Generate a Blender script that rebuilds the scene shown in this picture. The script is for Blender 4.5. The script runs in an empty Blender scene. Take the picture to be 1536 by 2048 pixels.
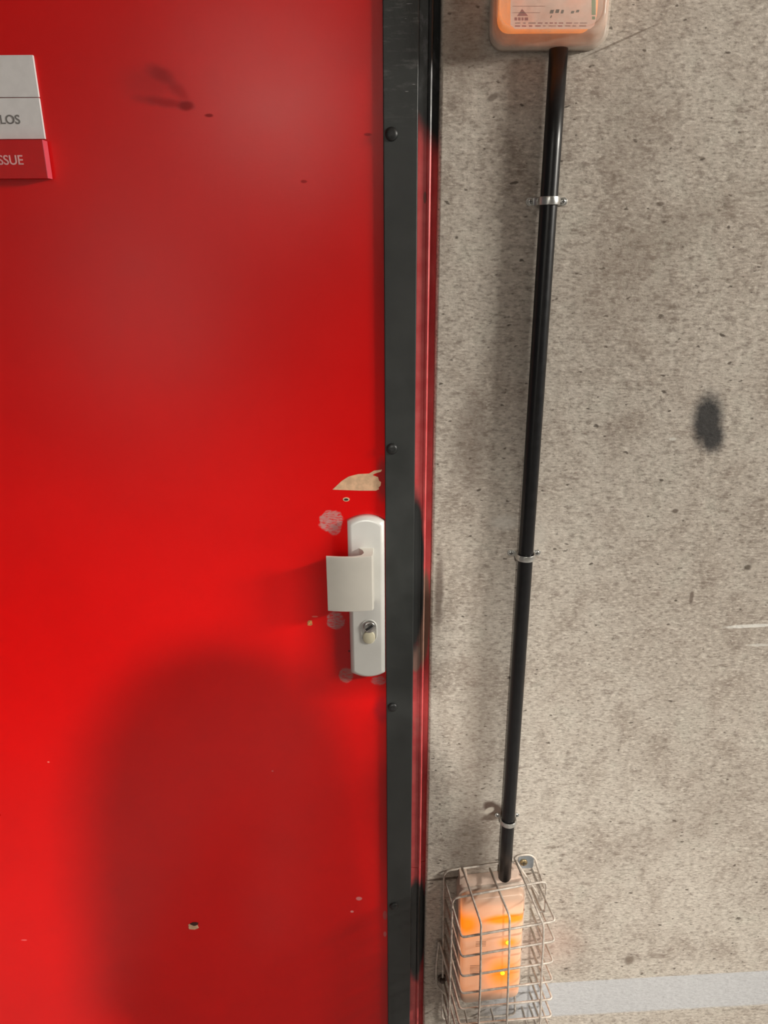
import bpy, bmesh, math, random
from mathutils import Vector, Matrix, Euler
random.seed(7)
sc = bpy.context.scene
C = sc.collection
R = math.radians

# ------------------------------------------------------------------ camera
F = 1450.0                                   # focal length in pixels of the 1536x2048 frame
CAM = Vector((0.0, -0.89, 1.50))
PITCH, ROLL = 19.9, -0.34
cd = bpy.data.cameras.new('camera'); cam = bpy.data.objects.new('camera', cd); C.objects.link(cam)
cd.sensor_fit = 'VERTICAL'; cd.sensor_height = 24.0; cd.lens = 24.0 * F / 2048.0; cd.clip_start = 0.01
MR = Matrix.Rotation(R(90 - PITCH), 3, 'X') @ Matrix.Rotation(R(ROLL), 3, 'Z')
cam.matrix_world = Matrix.Translation(CAM) @ MR.to_4x4()
sc.camera = cam

def P(px, py, Y=0.0):
    """point of the vertical plane y = Y that is seen at a pixel"""
    d = MR @ Vector(((px - 768.0) / F, (1024.0 - py) / F, -1.0))
    return CAM + d * ((Y - CAM.y) / d.y)

# ------------------------------------------------------------------ view, world, lamps
sc.view_settings.view_transform = 'Standard'; sc.view_settings.look = 'None'
sc.view_settings.gamma = 1.0; sc.view_settings.use_curve_mapping = False
sc.view_settings.exposure = 0.0
w = bpy.data.worlds.new('world'); sc.world = w; w.use_nodes = True
bg = w.node_tree.nodes['Background']; bg.inputs[0].default_value = (0.95, 0.96, 1.0, 1); bg.inputs[1].default_value = 0.09

KEY_POS = (0.10, -2.82, 2.50); KEY_AIM = (-0.34, 0.0, -0.12); KEY_W = 570.0    # ceiling spotlight behind the photographer
SIDE_POS = (2.8, -1.05, 2.20); SIDE_W = 100.0                               # tube lamp far to the right, near the wall
BACK_POS = (-0.72, -4.9, 2.47); BACK_STR = 150.0                             # bare tube whose gleam shows on the door
WHITE = (1.0, 0.95, 0.86)

# ------------------------------------------------------------------ node helpers
class NT:
    def __init__(s, name):
        s.m = bpy.data.materials.new(name); s.m.use_nodes = True
        s.t = s.m.node_tree; s.n = s.t.nodes; s.b = s.n['Principled BSDF']; s.out = s.n['Material Output']
        s.co = None
    def link(s, a, b): s.t.links.new(a, b)
    def put(s, inp, v):
        if hasattr(v, 'links') or isinstance(v, bpy.types.NodeSocket): s.link(v, inp)
        else:
            if isinstance(v, (tuple, list)) and len(v) == 3 and inp.type == 'RGBA': v = (*v, 1)
            inp.default_value = v
    def xyz(s):
        if s.co is None:
            s.co = s.n.new('ShaderNodeTexCoord').outputs['Object']
            q = s.n.new('ShaderNodeSeparateXYZ'); s.link(s.co, q.inputs[0])
            s.X, s.Y, s.Z = q.outputs
        return s.co
    def math(s, op, a, b=None, c=None, clamp=False):
        q = s.n.new('ShaderNodeMath'); q.operation = op; q.use_clamp = clamp
        for i, v in enumerate((a, b, c)):
            if v is not None: s.put(q.inputs[i], v)
        return q.outputs[0]
    def noise(s, scale, detail=4, rough=0.55, stretch=(1, 1, 1), dist=0.0, off=(0, 0, 0)):
        s.xyz(); mp = s.n.new('ShaderNodeMapping'); s.link(s.co, mp.inputs[0])
        mp.inputs['Scale'].default_value = stretch; mp.inputs['Location'].default_value = off
        q = s.n.new('ShaderNodeTexNoise'); s.link(mp.outputs[0], q.inputs['Vector'])
        q.inputs['Scale'].default_value = scale; q.inputs['Detail'].default_value = detail
        q.inputs['Roughness'].default_value = rough; q.inputs['Distortion'].default_value = dist
        return q.outputs[0]
    def ramp(s, v, lo, hi, a=0.0, b=1.0):
        q = s.n.new('ShaderNodeMapRange'); q.interpolation_type = 'SMOOTHSTEP'
        s.put(q.inputs[0], v)
        for i, k in enumerate((lo, hi, a, b)): q.inputs[i + 1].default_value = k
        return q.outputs[0]
    def mix(s, f, a, b):
        q = s.n.new('ShaderNodeMix'); q.data_type = 'RGBA'
        s.put(q.inputs[0], f); s.put(q.inputs[6], a); s.put(q.inputs[7], b)
        return q.outputs[2]
    def blob(s, c, rx, rz, soft=0.5, rot=0.0, wob=None, wamp=0.0):
        """mask 1 inside an ellipse on an xz surface, edge softened and broken by noise"""
        s.xyz(); co, si = math.cos(rot), math.sin(rot)
        dx = s.math('SUBTRACT', s.X, c.x); dz = s.math('SUBTRACT', s.Z, c.z)
        u = s.math('ADD', s.math('MULTIPLY', dx, co / rx), s.math('MULTIPLY', dz, si / rx))
        v = s.math('ADD', s.math('MULTIPLY', dx, -si / rz), s.math('MULTIPLY', dz, co / rz))
        d = s.math('SQRT', s.math('ADD', s.math('MULTIPLY', u, u), s.math('MULTIPLY', v, v)))
        if wob is not None: d = s.math('ADD', d, s.math('MULTIPLY', s.math('SUBTRACT', wob, 0.5), wamp))
        return s.ramp(d, 1.0 + soft / 2, 1.0 - soft / 2)
    def bump(s, h, strength, dist=0.001):
        q = s.n.new('ShaderNodeBump'); q.inputs['Strength'].default_value = strength
        q.inputs['Distance'].default_value = dist; s.link(h, q.inputs['Height'])
        s.link(q.outputs[0], s.b.inputs['Normal'])
    def set(s, **k):
        for a, v in k.items():
            nm = {'color': 'Base Color', 'rough': 'Roughness', 'metal': 'Metallic', 'spec': 'Specular IOR Level',
                  'ecol': 'Emission Color', 'estr': 'Emission Strength', 'alpha': 'Alpha', 'coat': 'Coat Weight'}[a]
            s.put(s.b.inputs[nm], v)
        return s.m

def plain(name, col, rough=0.5, metal=0.0, spec=0.5, var=0.12, scale=90, bump=0.0, bscale=600):
    t = NT(name); n = t.noise(scale, 4)
    dark = tuple(c * (1 - var) for c in col); lite = tuple(min(1, c * (1 + var)) for c in col)
    t.set(color=t.mix(t.ramp(n, 0.3, 0.7), dark, lite), rough=t.ramp(n, 0.2, 0.8, rough * 0.9, min(1, rough * 1.1)), metal=metal, spec=spec)
    if bump: t.bump(t.noise(bscale, 3), bump, 0.0005)
    return t.m

# ------------------------------------------------------------------ mesh helpers
def link(name, me, m=None, parent=None, smooth=False):
    o = bpy.data.objects.new(name, me); C.objects.link(o)
    if m: me.materials.append(m)
    if smooth:
        for p in me.polygons: p.use_smooth = True
    if parent is not None:
        o.parent = parent
        pw = Matrix.Identity(4); q = parent
        while q is not None:
            pw = q.matrix_basis @ pw; q = q.parent
        o.matrix_parent_inverse = pw.inverted()
    return o

def build(name, bm, m, parent=None, smooth=False, bevel=0.0, seg=2, origin=None):
    bmesh.ops.recalc_face_normals(bm, faces=bm.faces)
    me = bpy.data.meshes.new(name); bm.to_mesh(me); bm.free()
    if origin is not None: me.transform(Matrix.Translation(-Vector(origin)))
    o = link(name, me, m, None, smooth)
    if origin is not None: o.location = origin
    if parent is not None:
        o.parent = parent
        q = parent; pw = Matrix.Identity(4)
        while q is not None:
            pw = Matrix.Translation(q.location) @ pw; q = q.parent
        # every thing is only translated, so a part's local place is its world place minus its parents'
        o.location = Vector(o.location) - pw.translation
    if bevel:
        b = o.modifiers.new('bevel', 'BEVEL'); b.width = bevel; b.segments = seg; b.limit_method = 'ANGLE'; b.angle_limit = R(35)
        for p in me.polygons: p.use_smooth = True
        b.harden_normals = True
    return o

def empty(name, loc):
    o = bpy.data.objects.new(name, None); C.objects.link(o); o.location = loc; o.empty_display_size = 0.05; return o

def tag(o, label=None, cat=None, group=None, kind=None):
    for k, v in (('label', label), ('category', cat), ('group', group), ('kind', kind)):
        if v: o[k] = v
    return o

def box(bm, x0, x1, y0, y1, z0, z1):
    v = [bm.verts.new((x, y, z)) for x in (x0, x1) for y in (y0, y1) for z in (z0, z1)]
    for f in ((0, 1, 3, 2), (4, 6, 7, 5), (0, 4, 5, 1), (2, 3, 7, 6), (0, 2, 6, 4), (1, 5, 7, 3)):
        bm.faces.new([v[i] for i in f])

def prism(bm, pts, y0, y1, pts2=None):
    """outline in (x,z) pulled from y0 to y1; pts2 is the outline at y1"""
    a = [bm.verts.new((x, y0, z)) for x, z in pts]; b = [bm.verts.new((x, y1, z)) for x, z in (pts2 or pts)]
    n = len(a); bm.faces.new(a); bm.faces.new(b[::-1])
    for i in range(n): bm.faces.new((a[i], a[(i + 1) % n], b[(i + 1) % n], b[i]))

def loft(bm, rings, cap=True):
    vs = [[bm.verts.new(p) for p in r] for r in rings]; n = len(vs[0])
    for a, b in zip(vs, vs[1:]):
        for i in range(n): bm.faces.new((a[i], a[(i + 1) % n], b[(i + 1) % n], b[i]))
    if cap: bm.faces.new(vs[0]); bm.faces.new(vs[-1][::-1])

def rrect(cx, cz, wx, hz, r, seg=6):
    out = []
    for (sx, sz, a0) in ((1, 1, 0), (-1, 1, 90), (-1, -1, 180), (1, -1, 270)):
        for k in range(seg + 1):
            a = R(a0 + 90 * k / seg)
            out.append((cx + sx * (wx / 2 - r) + r * math.cos(a), cz + sz * (hz / 2 - r) + r * math.sin(a)))
    return out

def tube(bm, pts, r, seg=10, cap=True):
    pts = [Vector(p) for p in pts]; rings = []; N = None
    for i, p in enumerate(pts):
        t = (pts[min(i + 1, len(pts) - 1)] - pts[max(i - 1, 0)]).normalized()
        if N is None: N = t.orthogonal().normalized()
        N = (N - t * N.dot(t)).normalized(); B = t.cross(N)
        rings.append([p + (N * math.cos(2 * math.pi * k / seg) + B * math.sin(2 * math.pi * k / seg)) * r for k in range(seg)])
    loft(bm, rings, cap)

def rounded(pts, rad, n=4):
    """polyline with its corners rounded"""
    pts = [Vector(p) for p in pts]; out = [pts[0]]
    for a, b, c in zip(pts, pts[1:], pts[2:]):
        u = (a - b).normalized(); v = (c - b).normalized(); r = min(rad, (a - b).length / 2, (c - b).length / 2)
        for k in range(n + 1):
            t = k / n; out.append(((b + u * r) * (1 - t) ** 2) + b * (2 * t * (1 - t)) + ((b + v * r) * t * t))
    out.append(pts[-1]); return out

def disc(bm, c, r, y0, y1, seg=24, dome=0.0):
    rings = [[(c.x + r * math.cos(2 * math.pi * k / seg), y0, c.z + r * math.sin(2 * math.pi * k / seg)) for k in range(seg)]]
    for f, q in ((1.0, 0.0), (0.86, 0.6), (0.55, 0.9), (0.15, 1.0)) if dome else ((1.0, 0.0),):
        rings.append([(c.x + r * f * math.cos(2 * math.pi * k / seg), y1 - dome * q, c.z + r * f * math.sin(2 * math.pi * k / seg)) for k in range(seg)])
    loft(bm, rings)

# ------------------------------------------------------------------ materials
def mat_concrete():
    t = NT('concrete'); t.xyz()
    big = t.noise(3.2, 5, 0.6, off=(3.1, 0, 1.7)); mid = t.noise(17, 5, 0.62, stretch=(1, 1, 0.8), dist=0.6)
    fine = t.math('ADD', t.math('MULTIPLY', t.noise(300, 3, 0.65, stretch=(0.45, 1, 1.3)), 0.55), t.math('MULTIPLY', t.noise(170, 4, 0.7, stretch=(0.7, 1, 1.1), off=(4, 8, 2)), 0.45)); mott = t.noise(70, 4, 0.65, stretch=(0.6, 1, 1.1), off=(9, 2, 4))
    col = t.mix(t.ramp(big, 0.3, 0.7), (0.50, 0.44, 0.38), (0.61, 0.555, 0.49))
    col = t.mix(t.math('MULTIPLY', t.ramp(mid, 0.45, 0.72), 0.6), col, (0.32, 0.26, 0.215))
    col = t.mix(t.math('MULTIPLY', t.ramp(mid, 0.48, 0.28), 0.55), col, (0.55, 0.52, 0.45))
    col = t.mix(t.math('MULTIPLY', t.ramp(mott, 0.52, 0.72), 0.62), col, (0.23, 0.18, 0.15))
    col = t.mix(t.math('MULTIPLY', t.ramp(fine, 0.50, 0.62), 0.62), col, (0.22, 0.18, 0.15))
    col = t.mix(t.math('MULTIPLY', t.ramp(fine, 0.50, 0.38), 0.65), col, (0.78, 0.72, 0.64))
    # broken darker freckles gathered in patches
    gate = t.ramp(t.noise(6.5, 5, 0.65, off=(1, 4, 7)), 0.40, 0.72)
    for px, py, rx, rz, k in ((1250, 480, .10, .06, .8), (1330, 600, .12, .10, .7), (1480, 420, .07, .08, .7), (1300, 330, .08, .07, .6), (1210, 700, .05, .12, .6), (1400, 1150, .12, .10, .4), (1380, 1620, .16, .05, .5), (940, 900, .03, .08, .6), (1190, 1740, .10, .04, .5)):
        gate = t.math('MAXIMUM', gate, t.math('MULTIPLY', t.blob(P(px, py), rx, rz, 1.6, 0.4, mid, 1.2), k))
    frk = t.math('MULTIPLY', gate, t.ramp(t.noise(120, 3, 0.6, stretch=(0.5, 1, 1.1), off=(5, 5, 5)), 0.50, 0.70))
    col = t.mix(t.math('MULTIPLY', frk, 0.85), col, (0.19, 0.15, 0.12))
    pit = t.ramp(t.noise(110, 2, 0.4, stretch=(0.7, 1, 1.3), off=(11, 3, 8)), 0.67, 0.74)
    col = t.mix(t.math('MULTIPLY', pit, 0.85), col, (0.10, 0.08, 0.065))
    wn = t.noise(60, 3)
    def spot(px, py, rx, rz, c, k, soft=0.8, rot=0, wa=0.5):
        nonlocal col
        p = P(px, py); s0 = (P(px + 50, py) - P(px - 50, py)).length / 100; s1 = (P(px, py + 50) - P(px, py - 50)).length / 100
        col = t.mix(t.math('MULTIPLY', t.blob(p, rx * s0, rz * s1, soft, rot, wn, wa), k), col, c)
    spot(1000, 90, 120, 75, (0.22, 0.18, 0.145), 0.35, 1.2)            # darker patch below the lamp
    spot(925, 60, 40, 130, (0.20, 0.155, 0.12), 0.35, 1.3)
    spot(985, 195, 12, 6, (0.12, 0.09, 0.07), 0.6, rot=0.5)
    spot(940, 880, 34, 90, (0.17, 0.13, 0.105), 0.55, 1.3)
    spot(878, 1180, 8, 70, (0.14, 0.10, 0.08), 0.7, 1.0)
    spot(950, 1500, 30, 260, (0.20, 0.15, 0.115), 0.35, 1.3)  # brown dirt band, with the conduit's shadow partly painted in
    spot(940, 1690, 50, 60, (0.16, 0.12, 0.095), 0.45, 1.3)
    spot(1075, 1075, 18, 28, (0.62, 0.58, 0.52), 0.5, 1.2)
    spot(1010, 1045, 26, 14, (0.66, 0.63, 0.58), 0.5, 1.2)
    spot(1330, 470, 170, 40, (0.24, 0.19, 0.15), 0.28, 1.5, 0.5)
    spot(1250, 560, 90, 120, (0.24, 0.19, 0.15), 0.28, 1.5)
    spot(1265, 250, 60, 130, (0.26, 0.21, 0.17), 0.25, 1.5)
    spot(1390, 1640, 150, 40, (0.26, 0.20, 0.16), 0.2, 1.5, 0.7)
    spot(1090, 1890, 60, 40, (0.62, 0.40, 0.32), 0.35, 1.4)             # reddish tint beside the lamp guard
    spot(1258, 1921, 9, 9, (0.16, 0.12, 0.09), 0.7)
    spot(1315, 1912, 18, 5, (0.2, 0.15, 0.12), 0.5)
    spot(1495, 1135, 7, 5, (0.10, 0.08, 0.06), 0.8); spot(1350, 1022, 6, 4, (0.12, 0.09, 0.07), 0.8)
    spot(1383, 1195, 4, 12, (0.14, 0.1, 0.08), 0.7); spot(1320, 408, 8, 5, (0.12, 0.09, 0.07), 0.7)
    spot(1345, 878, 7, 3, (0.8, 0.78, 0.72), 0.8)
    spot(1500, 1252, 50, 3.4, (0.85, 0.83, 0.78), 0.85, 0.6, 0.05)       # pale scratch
    spot(1520, 1290, 24, 2.5, (0.8, 0.78, 0.72), 0.6, 0.8)
    spot(988, 1618, 24, 12, (0.10, 0.06, 0.045), 0.9, 0.6, -0.5, 0.8); spot(985, 1633, 24, 7, (0.12, 0.08, 0.06), 0.8, 0.6, 0.3, 0.8)        # broken-out hole next to the conduit
    spot(978, 1621, 11, 5, (0.66, 0.6, 0.52), 0.8, 0.6, 0.6, 0.8)
    spot(895, 1757, 42, 2.6, (0.10, 0.07, 0.05), 0.8, 0.6, 0.12, 0.2)    # hairline crack
    spot(1240, 82, 75, 2.0, (0.16, 0.12, 0.09), 0.6, 0.8, 0.38, 0.5)
    black = t.noise(180, 3)
    p = P(1415, 842)
    col = t.mix(t.math('MULTIPLY', t.math('MAXIMUM', t.blob(p, 0.0185, 0.034, 0.85, 0.10, black, 0.5), t.blob(P(1424, 872), 0.015, 0.022, 0.9, 0.2, black, 0.5)), 0.92), col, (0.028, 0.03, 0.034))
    # painted pale band low on the wall
    a, b = P(1100, 1966), P(1536, 1941); sl = (b.z - a.z) / (b.x - a.x)
    h = t.math('SUBTRACT', t.Z, t.math('ADD', t.math('MULTIPLY', t.X, sl), a.z - sl * a.x))
    h = t.math('ADD', h, t.math('MULTIPLY', t.math('SUBTRACT', wn, 0.5), 0.004))
    band = t.math('MULTIPLY', t.ramp(h, 0.0012, -0.0012), t.ramp(h, -0.085, -0.078))
    side = t.ramp(t.X, P(930, 1990).x, P(1010, 1990).x)
    paint = t.mix(t.ramp(fine, 0.4, 0.7), (0.60, 0.61, 0.63), (0.50, 0.50, 0.52))
    col = t.mix(t.math('MULTIPLY', t.math('MULTIPLY', band, side), 0.9), col, paint)
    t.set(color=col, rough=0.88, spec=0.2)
    hh = t.math('ADD', t.math('MULTIPLY', fine, 0.5), t.math('ADD', t.math('MULTIPLY', mid, 0.9), t.math('MULTIPLY', mott, 0.6)))
    t.bump(hh, 0.75, 0.0022)
    return t.m

def mat_door():
    t = NT('red_door_paint'); t.xyz()
    n = t.noise(6, 3); peel = t.noise(330, 2, 0.5, stretch=(0.55, 1, 1.6)); wn = t.noise(130, 4)
    scr = t.noise(260, 3, 0.7, stretch=(0.5, 1, 2.0), off=(2, 2, 2))
    col = t.mix(t.ramp(n, 0.3, 0.7), (0.66, 0.0002, 0.0006), (0.72, 0.0002, 0.0005))
    dull = None
    def spot(px, py, rx, rz, c, k, soft=0.4, rot=0.0, wa=0.5, tex=False):
        nonlocal col, dull
        p = P(px, py); s = (P(px + 50, py) - P(px - 50, py)).length / 100; s1 = (P(px, py + 50) - P(px, py - 50)).length / 100
        m = t.math('MULTIPLY', t.blob(p, rx * s, rz * s1, soft, rot, wn, wa), k)
        if tex: m = t.math('MULTIPLY', m, t.ramp(scr, 0.38, 0.56, 0.15, 1.0))
        col = t.mix(m, col, c); dull = m if dull is None else t.math('MAXIMUM', dull, m)
    pk = (0.40, 0.17, 0.17)
    spot(662, 1042, 24, 20, (0.50, 0.24, 0.23), 0.95, 0.2, 0.3, 0.7, True); spot(668, 1056, 13, 14, pk, 0.7, 0.3, 0, 0.4, True)
    spot(671, 1241, 17, 18, (0.46, 0.22, 0.22), 0.95, 0.25, 0.2, 0.7, True); spot(692, 1350, 14, 15, (0.42, 0.2, 0.18), 0.85, 0.25, 0, 0.4, True)
    spot(757, 1361, 14, 9, pk, 0.75, 0.4, 0, 0.4, True)
    spot(718, 1797, 6, 3.5, (0.7, 0.25, 0.25), 0.8); spot(704, 1823, 3.5, 2.2, (0.75, 0.3, 0.3), 0.8)
    spot(770, 1830, 4, 9, (0.4, 0.08, 0.08), 0.7); spot(770, 1868, 3, 5, (0.55, 0.15, 0.15), 0.7)
    spot(630, 1233, 6, 1.6, (0.7, 0.2, 0.15), 0.6); spot(699, 1302, 3, 2, (0.02, 0, 0), 0.9)
    spot(97, 1524, 2.4, 1.4, (0.9, 0.25, 0.2), 0.7); spot(48, 1880, 6, 1.4, (0.9, 0.2, 0.2), 0.5)
    spot(545, 1542, 2, 1.2, (0.8, 0.3, 0.3), 0.7)
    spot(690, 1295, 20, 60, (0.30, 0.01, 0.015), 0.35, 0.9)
    dk = (0.20, 0.0, 0.002)
    spot(320, 148, 24, 14, dk, 0.5, 1.3, -0.4, 0.5); spot(355, 180, 26, 12, dk, 0.35, 1.5, -0.8, 0.5); spot(325, 204, 46, 9, dk, 0.5, 1.4, -0.14, 0.5); spot(300, 165, 50, 30, dk, 0.25, 1.6, 0, 0.4)
    spot(372, 212, 15, 9, dk, 0.7, 1.1, 0, 0.5)
    spot(418, 231, 8, 3.5, dk, 0.75, 0.8); spot(735, 269, 7, 3, dk, 0.7, 0.8); spot(608, 363, 6, 3, dk, 0.6, 0.8)
    spot(765, 960, 12, 40, (0.08, 0, 0), 0.6, 0.9); spot(765, 1420, 16, 25, (0.25, 0.0, 0.01), 0.5, 1.0)
    rough = t.math('ADD', t.math('MULTIPLY', dull, 0.25), t.ramp(n, 0.2, 0.8, 0.27, 0.31))
    t.set(color=col, rough=rough, spec=0.42)
    t.bump(t.math('ADD', t.math('MULTIPLY', peel, 0.7), t.math('MULTIPLY', t.noise(90, 2), 0.4)), 0.2, 0.0004)
    return t.m

def mat_frame():
    t = NT('red_frame_paint'); t.xyz()
    n = t.noise(40, 4); sc1 = t.noise(30, 4, 0.7, stretch=(1, 1, 0.5)); wn = t.noise(28, 3)
    col = t.mix(t.ramp(n, 0.3, 0.7), (0.64, 0.07, 0.075), (0.74, 0.12, 0.12))
    col = t.mix(t.math('MULTIPLY', t.ramp(sc1, 0.6, 0.8), 0.5), col, (0.60, 0.22, 0.20))
    def m(px, py, rx, rz, soft=0.35, wa=0.35):
        p = P(px, py); s = (P(px + 50, py) - P(px - 50, py)).length / 100; s1 = (P(px, py + 50) - P(px, py - 50)).length / 100
        return t.blob(p, rx * s, rz * s1, soft, 0, wn, wa)
    col = t.mix(t.math('MULTIPLY', m(848, 1240, 13, 95), 0.85), col, (0.23, 0.17, 0.12))       # bare, rubbed metal
    col = t.mix(t.math('MULTIPLY', m(832, 1318, 10, 26), 0.8), col, (0.30, 0.25, 0.20))
    col = t.mix(t.math('MULTIPLY', m(850, 395, 3, 12), 0.7), col, (0.1, 0.06, 0.04))
    blk = (0.028, 0.030, 0.030)
    top = t.ramp(t.math('ADD', t.math('ADD', t.Z, t.math('MULTIPLY', wn, 0.02)), t.math('MULTIPLY', t.math('SUBTRACT', t.X, P(835, 200).x), 1.2)), P(0, 290).z + 0.01, P(0, 215).z + 0.01)
    mask = t.math('MAXIMUM', top, t.math('MAXIMUM', m(829, 1150, 19, 160, 0.3, 0.25), m(832, 1860, 22, 100, 0.25, 0.3)))
    worn_shine = t.math('MULTIPLY', t.ramp(t.Z, P(840, 260).z, P(840, 60).z), t.ramp(t.noise(55, 5, 0.7, stretch=(1, 1, 0.45)), 0.5, 0.7))  # worn grey patches that also hold the black paint's shine as colour
    col = t.mix(mask, col, t.mix(worn_shine, blk, (0.15, 0.15, 0.155)))
    t.set(color=col, rough=t.ramp(n, 0.2, 0.8, 0.32, 0.5), spec=0.5)
    t.bump(t.noise(160, 3), 0.25, 0.0006)
    return t.m

def mat_strip():
    t = NT('black_steel'); t.xyz()
    n = t.noise(14, 4, 0.6); s = t.noise(90, 4, 0.7, stretch=(0.4, 1, 2.2)); sc2 = t.noise(160, 2, 0.5, stretch=(0.3, 1, 3.0))
    up = t.ramp(t.Z, P(790, 330).z, P(790, 60).z)
    col = t.mix(t.ramp(n, 0.3, 0.7), (0.030, 0.033, 0.032), (0.042, 0.045, 0.044))
    wear = t.math('MULTIPLY', up, t.ramp(s, 0.5, 0.75))
    col = t.mix(t.math('MULTIPLY', wear, 0.8), col, (0.13, 0.13, 0.125))
    chip = t.math('MULTIPLY', t.ramp(t.Z, P(790, 300).z, P(790, 200).z), t.ramp(sc2, 0.70, 0.73))
    col = t.mix(chip, col, (0.6, 0.6, 0.58))
    t.set(color=col, rough=t.math('ADD', t.ramp(n, 0.2, 0.8, 0.38, 0.5), t.math('MULTIPLY', wear, 0.1)), spec=0.45)
    t.bump(t.math('MULTIPLY', t.math('ADD', t.math('MULTIPLY', up, 3.0), 0.4), t.noise(38, 5, 0.6, stretch=(1, 1, 0.6))), 0.5, 0.0016)
    return t.m

def mat_alu(name='satin_aluminium', col=(0.74, 0.74, 0.71)):
    t = NT(name); n = t.noise(500, 3, 0.6, stretch=(1, 1, 0.1)); m = t.noise(25, 3)
    t.set(color=t.mix(t.ramp(m, 0.3, 0.7), tuple(c * 0.95 for c in col), col), rough=t.ramp(n, 0.2, 0.8, 0.38, 0.46), metal=0.15, spec=0.5)
    t.bump(n, 0.03, 0.0003); return t.m

def milky(name, col, fac):
    t = NT(name); n = t.noise(60, 3)
    t.set(color=col, rough=0.22, spec=0.6)
    tr = t.n.new('ShaderNodeBsdfTransparent'); mx = t.n.new('ShaderNodeMixShader')
    t.link(t.ramp(n, 0.3, 0.7, fac * 0.85, fac * 1.15), mx.inputs[0]); t.link(tr.outputs[0], mx.inputs[1]); t.link(t.b.outputs[0], mx.inputs[2])
    t.link(mx.outputs[0], t.out.inputs[0]); return t.m

CONC = mat_concrete(); DOOR = mat_door(); FRAME = mat_frame(); STRIP = mat_strip(); ALU = mat_alu()
GRIP = mat_alu('brushed_aluminium', (0.80, 0.77, 0.70))
CHROME = plain('nickel', (0.55, 0.54, 0.52), 0.25, 1.0, var=0.05)
CREAM = plain('cream_plastic', (0.66, 0.62, 0.46), 0.4, var=0.05)
BLACKM = plain('dark_recess', (0.02, 0.02, 0.02), 0.5)
ZINC = plain('zinc_plated_steel', (0.62, 0.62, 0.60), 0.3, 0.9, var=0.12, scale=200)
WIRE = plain('galvanised_wire', (0.56, 0.50, 0.44), 0.45, 0.15, var=0.25, scale=120, bump=0.2)
PVC = plain('black_pvc', (0.006, 0.006, 0.007), 0.33, var=0.2, spec=0.45)
SCREWB = plain('blackened_screw', (0.022, 0.023, 0.023), 0.42, 0.2, var=0.2)
WOOD = plain('bare_wood', (0.66, 0.42, 0.26), 0.7, var=0.16, scale=120)
WHITEP = plain('white_sign_plate', (0.80, 0.78, 0.78), 0.35, var=0.03)
REDP = plain('red_sign_plate', (0.60, 0.002, 0.003), 0.4, var=0.03)
GREYT = plain('grey_lettering', (0.20, 0.19, 0.185), 0.5)
PINKT = plain('pale_lettering', (0.78, 0.42, 0.42), 0.5)
t = NT('garage_floor'); t.xyz()
gleam_stripe = t.math('MULTIPLY', t.ramp(t.math('ABSOLUTE', t.math('ADD', t.X, 0.27)), 0.056, 0.052), t.ramp(t.Y, -0.35, -0.36))  # white stripe added on the unseen floor to reflect in the door
FLOORM = t.set(color=t.mix(gleam_stripe, t.mix(t.noise(8, 4), (0.26, 0.25, 0.24), (0.36, 0.35, 0.34)), (0.75, 0.75, 0.73)), rough=0.55)
CEILM = plain('ceiling_concrete', (0.40, 0.38, 0.35), 0.9, var=0.15, scale=6)
HOUSE = plain('pale_housing', (0.60, 0.46, 0.38), 0.5, var=0.08)
LAMPW = plain('lamp_housing', (0.7, 0.7, 0.7), 0.4)

# ------------------------------------------------------------------ the setting
X_STRIP0 = P(770.5, 1024, -0.006).x; X_STRIP1 = P(829, 1024, -0.006).x
X_RIDGE = P(849, 1024).x; X_WALL = P(864.5, 1024).x
TOPZ = 2.55
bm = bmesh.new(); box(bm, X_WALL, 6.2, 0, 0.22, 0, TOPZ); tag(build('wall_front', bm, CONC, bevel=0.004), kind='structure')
bm = bmesh.new(); box(bm, -4.2, -1.02, 0, 0.22, 0, TOPZ); box(bm, -1.02, X_WALL, 0.0, 0.22, 2.12, TOPZ)
tag(build('wall_front_left', bm, CONC), kind='structure')
bm = bmesh.new(); box(bm, -4.2, 6.2, -8.0, 0.22, -0.1, 0); tag(build('floor', bm, FLOORM), kind='structure')
bm = bmesh.new(); box(bm, -4.2, 6.2, -8.0, 0.22, TOPZ, TOPZ + 0.1); tag(build('ceiling', bm, CEILM), kind='structure')

# door frame: flat face with a rounded ridge, then a groove against the wall
prof = [(X_STRIP0 - 0.030, 0.06), (X_STRIP0 - 0.030, 0.046), (X_STRIP0 - 0.004, 0.046), (X_STRIP0 + 0.004, 0.001), (X_RIDGE - 0.0035, 0.001), (X_RIDGE - 0.0022, -0.0012), (X_RIDGE, -0.0022),
        (X_RIDGE + 0.0016, -0.001), (X_RIDGE + 0.0022, 0.003), (X_RIDGE + 0.003, 0.012), (X_WALL, 0.014), (X_WALL, 0.06)]
zj = P(849, 1736).z
bm = bmesh.new()
for z0, z1 in ((0.0, zj - 0.0006), (zj + 0.0006, 2.12)):
    loft(bm, [[(x, y, z0) for x, y in prof], [(x, y, z1) for x, y in prof]])
box(bm, -0.99, X_WALL, 0.001, 0.06, 2.06, 2.12); box(bm, -1.02, -0.95, 0.001, 0.06, 0, 2.12)
tag(build('trim_1', bm, FRAME), kind='structure')

# door leaf and everything fixed to it
bm = bmesh.new(); box(bm, -0.95, X_STRIP0 + 0.008, -0.0002, 0.042, 0.006, 2.058)
door = tag(build('door_1', bm, DOOR), kind='structure')

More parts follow.
